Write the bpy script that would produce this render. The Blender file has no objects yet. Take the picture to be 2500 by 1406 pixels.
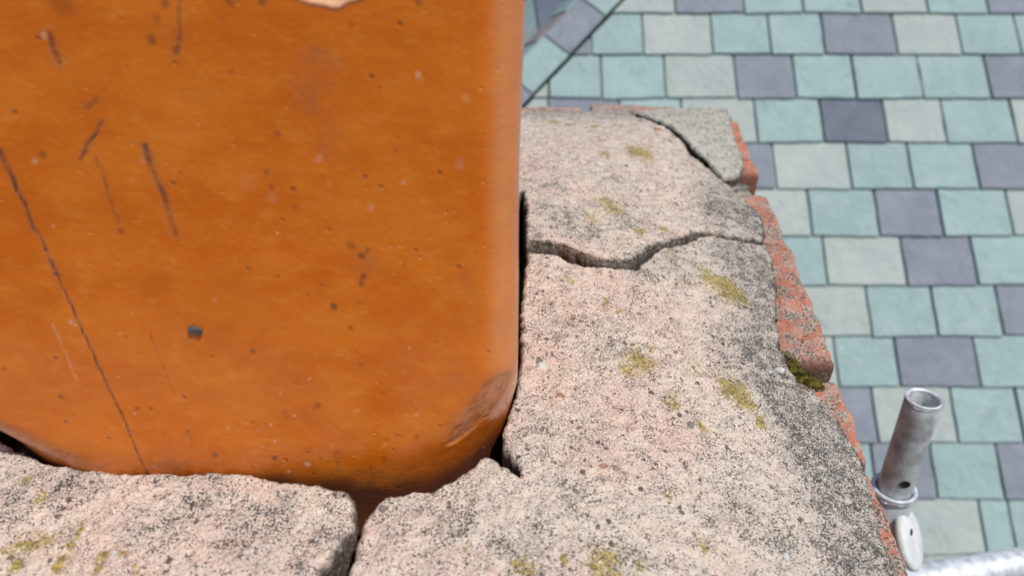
import bpy, math, random
import numpy as np
from mathutils import Vector, Matrix

random.seed(7)
RNG = np.random.default_rng(11)
S = bpy.context.scene
COL = S.collection

# ------------------------------------------------------------------ camera, sky, sun, exposure
PITCH = math.radians(30)
F = 1900.0                      # focal length in pixels of a 2500 px wide picture
cam_d = bpy.data.cameras.new('camera')
cam_d.sensor_width = 36.0
cam_d.lens = F / 2500 * 36
cam_d.clip_start = 0.02
cam_d.clip_end = 2000
cam_d.dof.use_dof = True
cam_d.dof.focus_distance = 0.54
cam_d.dof.aperture_fstop = 7.0
cam = bpy.data.objects.new('camera', cam_d)
COL.objects.link(cam)
cam.location = (0, 0, 0)
cam.rotation_euler = (math.pi / 2 - PITCH, 0, 0)
S.camera = cam

SUN_EL, SUN_AZ = math.radians(60), math.radians(140)      # azimuth clockwise from +Y
world = bpy.data.worlds.new('World')
S.world = world
world.use_nodes = True
wn = world.node_tree
sky = wn.nodes.new('ShaderNodeTexSky')
sky.sky_type = 'NISHITA'
sky.sun_disc = False
sky.sun_elevation = SUN_EL
sky.sun_rotation = SUN_AZ
sky.air_density = 1.0
sky.dust_density = 1.5
bg = wn.nodes['Background']
wn.links.new(sky.outputs[0], bg.inputs[0])
bg.inputs[1].default_value = 0.12
sun_d = bpy.data.lights.new('sun', 'SUN')
sun_d.energy = 4.0
sun_d.angle = math.radians(0.53)
sun_d.color = (1.0, 0.955, 0.89)
sun = bpy.data.objects.new('sun', sun_d)
COL.objects.link(sun)
sdir = Vector((math.sin(SUN_AZ) * math.cos(SUN_EL), math.cos(SUN_AZ) * math.cos(SUN_EL), math.sin(SUN_EL)))
sun.rotation_euler = (-sdir).to_track_quat('-Z', 'Y').to_euler()
sun.location = sdir * 6
S.view_settings.view_transform = 'Standard'
S.view_settings.look = 'None'
S.view_settings.exposure = -0.22
S.view_settings.gamma = 1.0
S.view_settings.use_curve_mapping = False
S.cycles.max_bounces = 6

# ------------------------------------------------------------------ maths helpers
CP, SP = math.cos(PITCH), math.sin(PITCH)

def rays(px):
    p = np.atleast_2d(np.asarray(px, float))
    x = (p[:, 0] - 1250) / F
    z = -(p[:, 1] - 703) / F
    return np.stack([x, CP + z * SP, -SP + z * CP], 1)

def hash3(ix, iy, iz, seed):
    h = (ix * 374761393 + iy * 668265263 + iz * 2147483647 + seed * 974634777) & 0xFFFFFFFF
    h = ((h ^ (h >> 13)) * 1274126177) & 0xFFFFFFFF
    h = ((h ^ (h >> 16)) * 2246822519) & 0xFFFFFFFF
    return ((h ^ (h >> 15)) & 0xFFFFFF) / float(0xFFFFFF) * 2 - 1

def vnoise(P, scale, seed=0):
    """Smooth value noise in -1..1 at points P (n,3)."""
    q = P * scale
    i = np.floor(q).astype(np.int64)
    f = q - i
    f = f * f * f * (f * (f * 6 - 15) + 10)
    out = 0
    for dx in (0, 1):
        wx = f[:, 0] if dx else 1 - f[:, 0]
        for dy in (0, 1):
            wy = f[:, 1] if dy else 1 - f[:, 1]
            for dz in (0, 1):
                wz = f[:, 2] if dz else 1 - f[:, 2]
                out = out + wx * wy * wz * hash3(i[:, 0] + dx, i[:, 1] + dy, i[:, 2] + dz, seed)
    return out

ROT = np.array([[0.36, 0.48, -0.8], [-0.8, 0.6, 0.0], [0.48, 0.64, 0.6]])
def fbm(P, scale, octaves=4, seed=0, gain=0.5):
    a, t, out = 1.0, 0.0, 0
    for o in range(octaves):
        out = out + a * vnoise(P, scale, seed + o * 17)
        t += a
        a *= gain
        P = P @ ROT.T
        scale *= 2.03
    return out / t

def smooth(a, b, x):
    t = np.clip((x - a) / (b - a), 0, 1)
    return t * t * (3 - 2 * t)

def seg_dist(P, A, B):
    """distance of points P (n,k) to the segment A-B, and the place along it"""
    d = B - A
    t = np.clip(((P - A) @ d) / (d @ d), 0, 1)
    return np.linalg.norm(P - A - t[:, None] * d, axis=1), t

# ------------------------------------------------------------------ object helpers
def tag(o, label=None, cat=None, group=None, kind=None):
    if label: o['label'] = label
    if cat: o['category'] = cat
    if group: o['group'] = group
    if kind: o['kind'] = kind
    return o

def link(name, me, mat=None, parent=None):
    o = bpy.data.objects.new(name, me)
    COL.objects.link(o)
    if mat is not None and me is not None and not me.materials:
        me.materials.append(mat)
    if parent is not None:
        o.parent = parent
    return o

def empty(name, label=None, cat=None, loc=(0, 0, 0), group=None):
    o = bpy.data.objects.new(name, None)
    o.empty_display_size = 0.05
    COL.objects.link(o)
    o.location = loc
    return tag(o, label, cat, group)

def mesh(name, V, Fc, smooth_shade=True):
    me = bpy.data.meshes.new(name)
    V = np.asarray(V, float)
    if isinstance(Fc, np.ndarray):
        n, k = Fc.shape
        me.vertices.add(len(V))
        me.vertices.foreach_set('co', V.astype(np.float32).ravel())
        me.loops.add(n * k)
        me.loops.foreach_set('vertex_index', Fc.astype(np.int32).ravel())
        me.polygons.add(n)
        me.polygons.foreach_set('loop_start', np.arange(0, n * k, k, dtype=np.int32))
        me.update(calc_edges=True)
        me.validate()
    else:
        me.from_pydata([tuple(v) for v in V], [], Fc)
        me.update()
    me.polygons.foreach_set('use_smooth', np.full(len(me.polygons), smooth_shade))
    return me

def paint(me, name, rgba):
    a = me.attributes.new(name, 'FLOAT_COLOR', 'POINT')
    a.data.foreach_set('color', np.clip(rgba, 0, 1).astype(np.float32).ravel())

# ------------------------------------------------------------------ material helpers
class Mat:
    def __init__(self, name, rough=0.8, spec=0.3):
        self.m = bpy.data.materials.new(name)
        self.m.use_nodes = True
        self.t = self.m.node_tree
        self.b = self.t.nodes['Principled BSDF']
        self.b.inputs['Roughness'].default_value = rough
        self.b.inputs['Specular IOR Level'].default_value = spec
        self.co = self.t.nodes.new('ShaderNodeTexCoord').outputs['Object']
    def n(self, kind, **kw):
        nd = self.t.nodes.new(kind)
        for k, v in kw.items():
            setattr(nd, k, v)
        return nd
    def put(self, sock, v):
        if hasattr(v, 'is_linked') or isinstance(v, bpy.types.NodeSocket):
            self.t.links.new(v, sock)
        elif isinstance(v, (tuple, list)):
            sock.default_value = (*v, 1.0)[:4] if len(sock.default_value) == 4 else v
        else:
            sock.default_value = v
    def vec(self, scale=(1, 1, 1), loc=(0, 0, 0), rot=(0, 0, 0)):
        mp = self.n('ShaderNodeMapping')
        self.t.links.new(self.co, mp.inputs[0])
        mp.inputs['Location'].default_value = loc
        mp.inputs['Rotation'].default_value = rot
        mp.inputs['Scale'].default_value = scale
        return mp.outputs[0]
    def noise(self, scale, detail=2, rough=0.5, vec=None, dist=0.0):
        nd = self.n('ShaderNodeTexNoise')
        self.t.links.new(vec if vec is not None else self.co, nd.inputs['Vector'])
        nd.inputs['Scale'].default_value = scale
        nd.inputs['Detail'].default_value = detail
        nd.inputs['Roughness'].default_value = rough
        nd.inputs['Distortion'].default_value = dist
        return nd.outputs['Fac']
    def voronoi(self, scale, vec=None, rnd=1.0):
        nd = self.n('ShaderNodeTexVoronoi')
        self.t.links.new(vec if vec is not None else self.co, nd.inputs['Vector'])
        nd.inputs['Scale'].default_value = scale
        nd.inputs['Randomness'].default_value = rnd
        sep = self.n('ShaderNodeSeparateColor')
        self.t.links.new(nd.outputs['Color'], sep.inputs[0])
        return nd.outputs['Distance'], sep.outputs[0], sep.outputs[1]
    def math(self, op, a, b=0.0, c=None, clamp=False):
        nd = self.n('ShaderNodeMath', operation=op, use_clamp=clamp)
        self.put(nd.inputs[0], a)
        self.put(nd.inputs[1], b)
        if c is not None: self.put(nd.inputs[2], c)
        return nd.outputs[0]
    def ramp(self, x, lo, hi, a=0.0, b=1.0):
        nd = self.n('ShaderNodeMapRange', interpolation_type='SMOOTHSTEP')
        self.put(nd.inputs['Value'], x)
        for k, v in (('From Min', lo), ('From Max', hi), ('To Min', a), ('To Max', b)):
            self.put(nd.inputs[k], v)
        return nd.outputs[0]
    def mix(self, f, a, b, mode='MIX'):
        nd = self.n('ShaderNodeMix', data_type='RGBA', blend_type=mode)
        self.put(nd.inputs[0], f)
        self.put(nd.inputs[6], a)
        self.put(nd.inputs[7], b)
        return nd.outputs[2]
    def attr(self, name):
        nd = self.n('ShaderNodeAttribute', attribute_name=name)
        sep = self.n('ShaderNodeSeparateColor')
        self.t.links.new(nd.outputs['Color'], sep.inputs[0])
        return sep.outputs[0], sep.outputs[1], sep.outputs[2], nd.outputs['Alpha']
    def rand(self):
        return self.n('ShaderNodeObjectInfo').outputs['Random']
    def color(self, c): self.put(self.b.inputs['Base Color'], c)
    def rough(self, c): self.put(self.b.inputs['Roughness'], c)
    def bump(self, h, dist, strength=1.0):
        nd = self.n('ShaderNodeBump')
        nd.inputs['Strength'].default_value = strength
        nd.inputs['Distance'].default_value = dist
        self.put(nd.inputs['Height'], h)
        if self.b.inputs['Normal'].is_linked:
            self.t.links.new(self.b.inputs['Normal'].links[0].from_socket, nd.inputs['Normal'])
        self.t.links.new(nd.outputs[0], self.b.inputs['Normal'])

# mortar: cream to pink cement, dark sand grains, soot and yellow lichen where the mesh says they grow
def make_mortar(name, cream, pink, grey, grainscale=800):
    M = Mat(name, 0.95, 0.1)
    lich, dirt, pk, soot = M.attr('growth')
    broad = M.noise(28, 3, 0.6)
    pinkf = M.math('ADD', pk, M.ramp(broad, 0.40, 0.66, -0.12, 0.50), clamp=True)
    col = M.mix(pinkf, cream, pink)
    greyf = M.math('MULTIPLY', dirt, M.ramp(M.noise(75, 3, 0.6), 0.3, 0.7, 0.5, 1.0), clamp=True)
    col = M.mix(greyf, col, grey)
    # pale and tinted sand grains
    d0, c0, e0 = M.voronoi(750)
    col = M.mix(M.ramp(c0, 0.0, 1.0, 0.0, 0.4), col, M.mix(e0, (0.76, 0.69, 0.61), (0.36, 0.31, 0.27)), 'MIX')
    # small dark grains and pores, thicker where dirt sits
    g1 = M.noise(grainscale, 1, 0.55)
    patch = M.noise(105, 3, 0.62)
    dens = M.math('ADD', M.ramp(patch, 0.38, 0.66, -0.04, 0.105), M.math('MULTIPLY', dirt, 0.115))
    thr = M.math('SUBTRACT', 0.625, dens)
    pores = M.ramp(g1, thr, M.math('ADD', thr, 0.07))
    g2 = M.noise(1150, 1, 0.5)
    dens2 = M.math('ADD', M.ramp(M.noise(60, 4, 0.65), 0.38, 0.62, -0.035, 0.09), M.math('MULTIPLY', dirt, 0.075))
    thr2 = M.math('SUBTRACT', 0.622, dens2)
    col = M.mix(M.ramp(g2, thr2, M.math('ADD', thr2, 0.10), 0.0, 0.72), col, (0.13, 0.12, 0.11))
    col = M.mix(M.math('MULTIPLY', pores, 0.84), col, (0.055, 0.050, 0.045))
    # bigger single dark spots
    d1, c1, e1 = M.voronoi(190, M.n('ShaderNodeVectorMath', operation='ADD').outputs[0])
    va = d1.node.inputs['Vector'].links[0].from_node
    M.t.links.new(M.co, va.inputs[0])
    jig = M.n('ShaderNodeTexNoise')
    M.t.links.new(M.co, jig.inputs['Vector'])
    jig.inputs['Scale'].default_value = 450
    sc = M.n('ShaderNodeVectorMath', operation='SCALE')
    M.t.links.new(jig.outputs['Color'], sc.inputs[0])
    sc.inputs['Scale'].default_value = 0.0025
    M.t.links.new(sc.outputs[0], va.inputs[1])
    spot = M.math('MULTIPLY', M.ramp(c1, 0.72, 0.80), M.ramp(d1, 0.22, 0.42, 1.0, 0.0))
    spot = M.math('MULTIPLY', spot, M.ramp(M.noise(40, 2), 0.40, 0.58))
    col = M.mix(M.math('MULTIPLY', spot, 0.85), col, (0.07, 0.06, 0.055))
    # single coloured grains: red, white and grey stones
    d2, c2, e2 = M.voronoi(95)
    stone = M.math('MULTIPLY', M.ramp(c2, 0.972, 0.976), M.ramp(d2, 0.20, 0.30, 1.0, 0.0))
    col = M.mix(stone, col, M.mix(e2, (0.42, 0.22, 0.15), (0.62, 0.60, 0.58)))
    # lichen
    ln = M.noise(620, 2, 0.65)
    lf = M.ramp(M.math('ADD', M.math('MULTIPLY', lich, 0.50), M.math('ADD', M.math('MULTIPLY', ln, 0.95), M.math('MULTIPLY', M.noise(110, 3, 0.6), 0.5))), 0.955, 1.10)
    lcol = M.mix(M.ramp(M.noise(500, 2), 0.38, 0.6), (0.14, 0.115, 0.035), (0.44, 0.325, 0.05))
    col = M.mix(M.math('MULTIPLY', lf, M.ramp(lich, 0.02, 0.2, 0.0, 0.8)), col, lcol)
    # soot on old broken faces
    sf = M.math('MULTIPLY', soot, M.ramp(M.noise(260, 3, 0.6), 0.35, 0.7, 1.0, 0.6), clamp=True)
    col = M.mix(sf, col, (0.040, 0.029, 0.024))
    M.color(col)
    M.bump(M.noise(900, 2, 0.6), 0.0012, 0.75)
    M.bump(M.math('SUBTRACT', M.noise(430, 3, 0.6), M.math('MULTIPLY', M.math('ADD', pores, spot), 0.35)), 0.0018, 0.8)
    return M.m
MORTAR = make_mortar('mortar_cream', (0.705, 0.600, 0.505), (0.730, 0.532, 0.452), (0.480, 0.455, 0.415))
MORTAR_GREY = make_mortar('mortar_grey', (0.56, 0.555, 0.475), (0.58, 0.53, 0.45), (0.45, 0.455, 0.415), 560)

# glazed terracotta
def make_glaze():
    M = Mat('glazed_terracotta', 0.2, 0.42)
    dark, pale, dull, chip = M.attr('wear_and_light')
    a = M.noise(30, 4, 0.65, M.vec((0.75, 1, 1.15)))
    b = M.noise(95, 4, 0.65, M.vec((0.7, 1, 1.3)))
    c = M.noise(9, 2, 0.5)
    col = M.mix(M.ramp(a, 0.36, 0.64), (0.575, 0.128, 0.007), (0.640, 0.166, 0.013))
    col = M.mix(M.ramp(b, 0.50, 0.72, 0.0, 0.40), col, (0.68, 0.235, 0.036))
    col = M.mix(M.ramp(c, 0.55, 0.75, 0.0, 0.5), col, (0.50, 0.105, 0.006))
    col = M.mix(M.ramp(M.noise(190, 3, 0.6, M.vec((0.75, 1, 1.2))), 0.60, 0.72, 0.0, 0.3), col, (0.66, 0.25, 0.06))
    d, r, g = M.voronoi(150)
    sp = M.math('MULTIPLY', M.ramp(r, 0.90, 0.93), M.ramp(d, 0.12, 0.24, 1.0, 0.0))
    col = M.mix(M.math('MULTIPLY', sp, M.ramp(g, 0.0, 1.0, 0.15, 0.6)), col, (0.20, 0.06, 0.025))
    d, r, g = M.voronoi(230)
    sp2 = M.math('MULTIPLY', M.ramp(r, 0.945, 0.95), M.ramp(d, 0.10, 0.22, 1.0, 0.0))
    col = M.mix(M.math('MULTIPLY', sp2, M.ramp(g, 0.0, 1.0, 0.1, 0.55)), col, (0.75, 0.42, 0.20))
    col = M.mix(M.math('MULTIPLY', dull, M.ramp(M.noise(130, 4, 0.7), 0.38, 0.66, 0.1, 1.0)), col, (0.33, 0.125, 0.055))
    col = M.mix(chip, col, (0.66, 0.36, 0.20))  # bare terracotta of the chip, also the painted reflection on the right arris
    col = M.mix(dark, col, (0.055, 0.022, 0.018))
    col = M.mix(pale, col, (0.72, 0.55, 0.42))
    M.color(col)
    r = M.ramp(M.noise(60, 3, 0.6), 0.3, 0.7, 0.12, 0.24)
    r = M.math('ADD', r, M.math('MULTIPLY', M.math('MAXIMUM', M.math('MAXIMUM', dark, chip), dull), 0.4), clamp=True)
    M.rough(r)
    M.bump(M.noise(55, 3, 0.5, M.vec((0.7, 1, 1.3))), 0.0012, 0.35)
    M.bump(M.noise(420, 2, 0.5), 0.0006, 0.35)
    M.bump(M.math('MULTIPLY', M.math('MAXIMUM', sp, sp2), -1.0), 0.0006, 0.6)
    return M.m
GLAZE = make_glaze()

def make_brick(name, worn, lum=1.0):
    M = Mat(name, 0.95, 0.1)
    lich, dirt, red, soot = M.attr('growth')
    n1 = M.noise(75, 4, 0.65)
    col = M.mix(M.noise(45, 3), (0.45 * lum, 0.14 * lum, 0.082 * lum), (0.53 * lum, 0.225 * lum, 0.15 * lum))
    col = M.mix(M.ramp(M.noise(300, 2), 0.45, 0.7, 0.0, 0.5), col, (0.62, 0.34, 0.25))
    col = M.mix(M.ramp(M.noise(60, 4, 0.65), 0.38, 0.60, 0.0, 0.8 * worn), col, (0.50, 0.36, 0.31))
    col = M.mix(M.ramp(n1, 0.56 - 0.10 * worn, 0.66 - 0.06 * worn, 0.0, 0.85), col, (0.44, 0.41, 0.35))
    g = M.noise(520, 3, 0.65)
    thr = M.math('SUBTRACT', 0.62, M.math('ADD', M.math('MULTIPLY', M.ramp(n1, 0.4, 0.65), 0.11), M.math('MULTIPLY', dirt, 0.12)))
    col = M.mix(M.ramp(g, thr, M.math('ADD', thr, 0.06), 0.0, 0.9), col, (0.065, 0.05, 0.042))
    col = M.mix(M.math('MULTIPLY', soot, 0.9), col, (0.05, 0.043, 0.038))
    M.color(col)
    M.bump(M.noise(700, 3, 0.6), 0.0014, 0.8)
    M.bump(M.noise(150, 3, 0.6), 0.003, 0.6)
    return M.m
BRICK = make_brick('red_brick', 0.8)
BRICK_OLD = make_brick('red_brick_weathered', 1.25)
BRICK_CLEAN = make_brick('red_brick_clean', 0.2, 1.25)

def make_slate(name, ca, cb, stain):
    M = Mat(name, 0.62, 0.35)
    rnd = M.rand()
    off = M.n('ShaderNodeCombineXYZ')
    for i, k in enumerate((37.0, 91.0, 53.0)):
        M.put(off.inputs[i], M.math('MULTIPLY', rnd, k))
    mp = M.n('ShaderNodeVectorMath', operation='ADD')
    M.t.links.new(M.co, mp.inputs[0]); M.t.links.new(off.outputs[0], mp.inputs[1])
    v = mp.outputs[0]
    col = M.mix(M.ramp(M.noise(6, 4, 0.6, v), 0.3, 0.7), ca, cb)
    col = M.mix(M.ramp(M.noise(14, 3, 0.6, v, 1.5), 0.55, 0.8, 0.0, 0.5), col, stain)
    col = M.mix(M.ramp(rnd, 0.0, 1.0, 0.0, 0.22), col, tuple(x * 0.78 for x in ca))
    col = M.mix(M.ramp(M.noise(160, 2, 0.5, v), 0.62, 0.75, 0.0, 0.3), col, tuple(x * 0.5 for x in ca))
    col = M.mix(M.ramp(M.noise(5, 5, 0.7, v, 2.5), 0.56, 0.68, 0.0, 0.35), col, tuple(x * 0.62 for x in ca))
    col = M.mix(M.ramp(M.noise(11, 5, 0.75, v, 0.8), 0.60, 0.70, 0.0, 0.3), col, tuple(min(1, x * 1.4) for x in ca))
    M.color(col)
    M.bump(M.noise(9, 6, 0.62, v, 2.0), 0.02, 0.6)
    return M.m
TEAL = make_slate('teal_slate', (0.250, 0.358, 0.360), (0.300, 0.410, 0.408), (0.34, 0.42, 0.39))
PALE = make_slate('grey_green_slate', (0.325, 0.385, 0.370), (0.375, 0.425, 0.405), (0.38, 0.39, 0.31))
PURP = make_slate('purple_slate', (0.180, 0.208, 0.255), (0.222, 0.248, 0.295), (0.26, 0.255, 0.285))
DARK = make_slate('dark_purple_slate', (0.105, 0.128, 0.170), (0.125, 0.147, 0.188), (0.15, 0.165, 0.20))
BROWN = make_slate('brown_slate', (0.27, 0.24, 0.235), (0.30, 0.26, 0.25), (0.3, 0.28, 0.25))

def make_steel(name, col, rough):
    M = Mat(name, rough, 0.5)
    M.b.inputs['Metallic'].default_value = 0.4
    c = M.mix(M.ramp(M.noise(55, 4, 0.65), 0.35, 0.68), col, tuple(x * 0.62 for x in col))
    d, r, g = M.voronoi(70)
    c = M.mix(M.ramp(r, 0.6, 1.0, 0.0, 0.35), c, tuple(min(1, x * 1.25) for x in col))
    M.color(c)
    M.rough(M.ramp(M.noise(90, 3, 0.6), 0.3, 0.7, rough - 0.08, rough + 0.15))
    M.bump(M.noise(240, 3, 0.6), 0.0006, 0.4)
    return M.m
STEEL = make_steel('galvanised_steel', (0.56, 0.60, 0.62), 0.5)
BRIGHT = make_steel('bright_galvanised_steel', (0.80, 0.84, 0.90), 0.5)
def plain(name, c, rough=0.8, sc=30, var=0.3):
    M = Mat(name, rough, 0.3)
    M.color(M.mix(M.ramp(M.noise(sc, 4, 0.6), 0.3, 0.7), c, tuple(x * (1 - var) for x in c)))
    M.bump(M.noise(sc * 6, 3), 0.002, 0.4)
    return M.m
ZINC = plain('white_zinc_paint', (0.72, 0.74, 0.74), 0.5, 60, 0.18)
FELT = plain('roof_felt', (0.05, 0.05, 0.055), 0.9)
DEEP = plain('old_bedding_mortar', (0.16, 0.13, 0.11), 0.95, 90, 0.6)
GROUND = plain('ground_gravel', (0.17, 0.16, 0.14), 0.95, 3, 0.4)
STONE = plain('small_grey_stone', (0.27, 0.25, 0.235), 0.8, 300, 0.5)
STONE_DARK = plain('small_dark_stone', (0.13, 0.115, 0.105), 0.9, 500, 0.6)
STONE_PALE = plain('small_pale_stone', (0.66, 0.66, 0.62), 0.7, 300, 0.2)
STONE_RED = plain('small_red_stone', (0.44, 0.22, 0.15), 0.9, 300, 0.4)
def make_grit():
    M = Mat('sand_grit', 0.9, 0.2)
    f = M.noise(420, 1)
    col = M.mix(M.ramp(f, 0.36, 0.5), (0.10, 0.09, 0.08), (0.42, 0.36, 0.30))
    M.color(M.mix(M.ramp(f, 0.52, 0.62), col, (0.66, 0.60, 0.53)))
    return M.m
GRIT = make_grit()
def make_moss():
    M = Mat('moss_green', 0.95, 0.1)
    M.color(M.mix(M.ramp(M.noise(170, 3), 0.35, 0.65), (0.030, 0.028, 0.010), (0.185, 0.155, 0.030)))
    return M.m
MOSS = make_moss()
def make_wall():
    M = Mat('rendered_brickwork', 0.9, 0.2)
    br = M.n('ShaderNodeTexBrick')
    M.t.links.new(M.vec((1, 1, 1), rot=(math.pi / 2, 0, 0)), br.inputs['Vector'])
    br.inputs['Color1'].default_value = (0.36, 0.13, 0.08, 1)
    br.inputs['Color2'].default_value = (0.42, 0.18, 0.11, 1)
    br.inputs['Mortar'].default_value = (0.42, 0.38, 0.33, 1)
    br.inputs['Scale'].default_value = 1.0
    br.inputs['Brick Width'].default_value = 0.225
    br.inputs['Row Height'].default_value = 0.075
    br.inputs['Mortar Size'].default_value = 0.005
    M.color(br.outputs['Color'])
    return M.m
WALL = make_wall()

# ------------------------------------------------------------------ the chimney top: shape of the sloped mortar
EDGE_D = np.array([0.1263, 0.9920])          # along the right side of the stack, away from us
EDGE_E = np.array([0.9920, -0.1263])         # across the stack, to the right
EDGE_P = np.array([0.2610, 0.5110])          # a point on the right edge
BRICK_TOP = -0.371
def edge_x(y):
    return EDGE_P[0] + (y - EDGE_P[1]) * EDGE_D[0] / EDGE_D[1]

def base_h(x, y):
    """top of the mortar: level by the pot, rolling down to the edge of the stack"""
    sr = np.maximum(x - 0.0, 0) / (edge_x(y) - 0.012)
    sb = np.maximum(y - 0.66, 0) / 0.52
    sf = np.maximum(0.325 - y, 0) / 0.30
    sl = np.maximum(-0.33 - x, 0) / 0.26
    s = (sr ** 8 + sb ** 8 + sf ** 8 + sl ** 8) ** 0.125
    return -0.31 - 0.055 * np.minimum(s, 1.04) ** 1.8, s

def cast(px, extra=0.0):
    """the points where these lines of sight meet the mortar"""
    d = rays(px)
    lo = np.full(len(d), 0.15)
    t = np.full(len(d), np.nan)
    ts = np.linspace(0.15, 2.2, 2400)
    for i, r in enumerate(d):
        p = ts[:, None] * r
        h, _ = base_h(p[:, 0], p[:, 1])
        hit = np.nonzero(p[:, 2] < h + extra)[0]
        k = hit[0] if len(hit) else len(ts) - 1
        t[i] = ts[k]
    return d * t[:, None]

def onplane(px, z):
    d = rays(px)
    return d * (z / d[:, 2])[:, None]

# where things grow and gather: (u, v, radius) in the photograph, turned into places on the mortar
LICHEN = [(1560, 380, 34, 1), (1350, 305, 20, .9), (1395, 311, 9, 1), (1452, 315, 17, .9), (1475, 382, 22, .8), (1490, 520, 40, .8), (1440, 548, 25, .7), (1560, 585, 14, 1), (1620, 575, 14, .8),
          (1770, 700, 42, 1), (1735, 680, 30, .9), (1805, 722, 26, .9), (1680, 690, 14, .7), (1560, 880, 36, .9), (1525, 905, 22, .8), (1600, 860, 20, .6), (1790, 950, 38, 1), (1820, 985, 25, 1), (1765, 930, 20, .9),
          (1855, 1030, 20, 1), (1640, 985, 26, .8), (1708, 1045, 15, 1), (1650, 965, 14, .8), (1700, 900, 25, .6), (1290, 1385, 24, .9), (1480, 1385, 38, .9), (1570, 1385, 20, .8), (1380, 1355, 13, 1), (1625, 1210, 16, .8),
          (1730, 1330, 18, .7), (1400, 780, 16, .6), (1385, 690, 10, .8), (1480, 735, 12, .9), (1505, 758, 10, .9), (1450, 1230, 16, .5), (1640, 620, 20, .6),
          (75, 1180, 15, .9), (105, 1222, 20, .8), (85, 1340, 28, .9), (42, 1348, 22, .9), (195, 1315, 16, .9), (150, 1378, 18, 1), (255, 1362, 16, .9), (312, 1357, 7, 1), (128, 1333, 18, .8), (185, 1335, 12, .9), (480, 1235, 22, .4),
          (530, 1190, 18, .4), (340, 1390, 16, .7), (240, 1395, 12, .9), (45, 1400, 14, .9), (1135, 1340, 12, .6), (1280, 1330, 10, .6)]
DIRT = [(1380, 560, 48, .9), (1330, 525, 28, .8), (1450, 590, 38, .9), (1300, 600, 30, .8), (1350, 470, 30, .6), (1530, 560, 60, .5), (1500, 450, 50, .4), (1840, 860, 70, 1), (1880, 950, 62, 1), (1960, 1020, 70, 1), (2040, 1090, 62, 1),
        (1800, 640, 75, .7), (1850, 740, 60, .9), (1780, 880, 50, .7), (2100, 1200, 52, .9), (2140, 1290, 42, 1), (2000, 1150, 80, .7), (1650, 640, 60, .6), (1560, 660, 40, .8), (1750, 520, 60, .7), (1830, 550, 40, .9),
        (1380, 790, 50, .5), (1500, 840, 60, .4), (1320, 1050, 50, .4), (1400, 1200, 40, .4), (1300, 1340, 60, .5), (1540, 1360, 50, .6), (1450, 1060, 40, .3), (1800, 1250, 60, .4), (1900, 1330, 60, .5), (2050, 1360, 60, .7),
        (170, 1190, 42, .9), (480, 1240, 62, .7), (600, 1300, 62, .8), (800, 1320, 42, .8), (700, 1240, 34, .7), (430, 1290, 50, .6), (250, 1180, 26, .8), (520, 1180, 40, .7), (640, 1370, 60, .6), (330, 1300, 30, .5), (60, 1220, 40, .5), (740, 1385, 40, .7),
        (1000, 1230, 40, .5), (1110, 1280, 60, .5), (1060, 1380, 50, .5), (1230, 1310, 40, .4), (960, 1300, 30, .6), (1190, 1230, 30, .4)]
PINK = [(1350, 700, 85, .8), (1330, 850, 65, .7), (1500, 1000, 65, .7), (1400, 640, 50, .6), (1300, 450, 60, .8), (1310, 400, 45, .7), (1450, 950, 65, .6), (1560, 900, 50, .6), (1650, 480, 60, .4), (1420, 275, 80, .8), (1330, 275, 60, 1), (1500, 272, 50, .7), (1600, 760, 70, .6),
        (1480, 690, 40, .8), (650, 1190, 50, .6), (300, 1240, 50, .4), (1130, 1230, 60, .3), (1650, 1080, 70, .5)]
def places(lst):
    P = cast([(a[0], a[1]) for a in lst])
    out = []
    for p, a in zip(P, lst):
        depth = p[1] * CP - p[2] * SP
        ry = a[2] / F * depth
        out.append((p[0], p[1], ry, min(ry * 1.5, ry * 1.0 / max(0.45, -p[2] / np.linalg.norm(p))), a[3]))
    return out
GROW = [places(LICHEN), places(DIRT), places(PINK)]

def growth(V, s, soot):
    chans = []
    wob = np.stack([fbm(V, 60, 3, 5), fbm(V, 60, 3, 6)], 1) * 0.006
    for lst in GROW:
        m = np.zeros(len(V))
        for (x, y, rx, ry, k) in lst:
            q = ((V[:, 0] + wob[:, 0] - x) / rx) ** 2 + ((V[:, 1] + wob[:, 1] - y) / ry) ** 2
            m = np.maximum(m, k * np.exp(-q * (0.6 if lst is GROW[0] else 0.9)))
        chans.append(m)
    lich, dirt, pk = chans
    dirt = np.clip(dirt * 0.9 + smooth(0.62, 0.95, s + 0.10 * fbm(V, 22, 3, 8)) * 0.85, 0, 1)
    pk = np.clip(pk * 0.8 * (1 - dirt * 0.5) + 0.35 * (1 - smooth(0.35, 0.7, s)) * smooth(-0.4, 0.4, fbm(V, 18, 3, 9)), 0, 1)
    return np.stack([lich, dirt, pk, soot], 1)

def ragged(poly, step, amp, seed):
    """resample a closed outline and break it up as broken mortar breaks"""
    P = np.asarray(poly, float)
    out = []
    for a, b in zip(P, np.roll(P, -1, 0)):
        n = max(1, int(np.linalg.norm(b - a) / step))
        out.append(a + (b - a) * np.linspace(0, 1, n, endpoint=False)[:, None])
    Q = np.concatenate(out)
    Q3 = np.c_[Q, np.zeros(len(Q))]
    Q = Q + np.stack([fbm(Q3, 55, 4, seed, 0.6), fbm(Q3 + 9, 55, 4, seed + 3, 0.6)], 1) * amp
    Q = Q + np.stack([vnoise(Q3, 300, seed), vnoise(Q3, 300, seed + 5)], 1) * 0.0006
    Q = Q + np.stack([vnoise(Q3, 130, seed + 7), vnoise(Q3, 130, seed + 9)], 1) * 0.0011
    return Q

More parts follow.
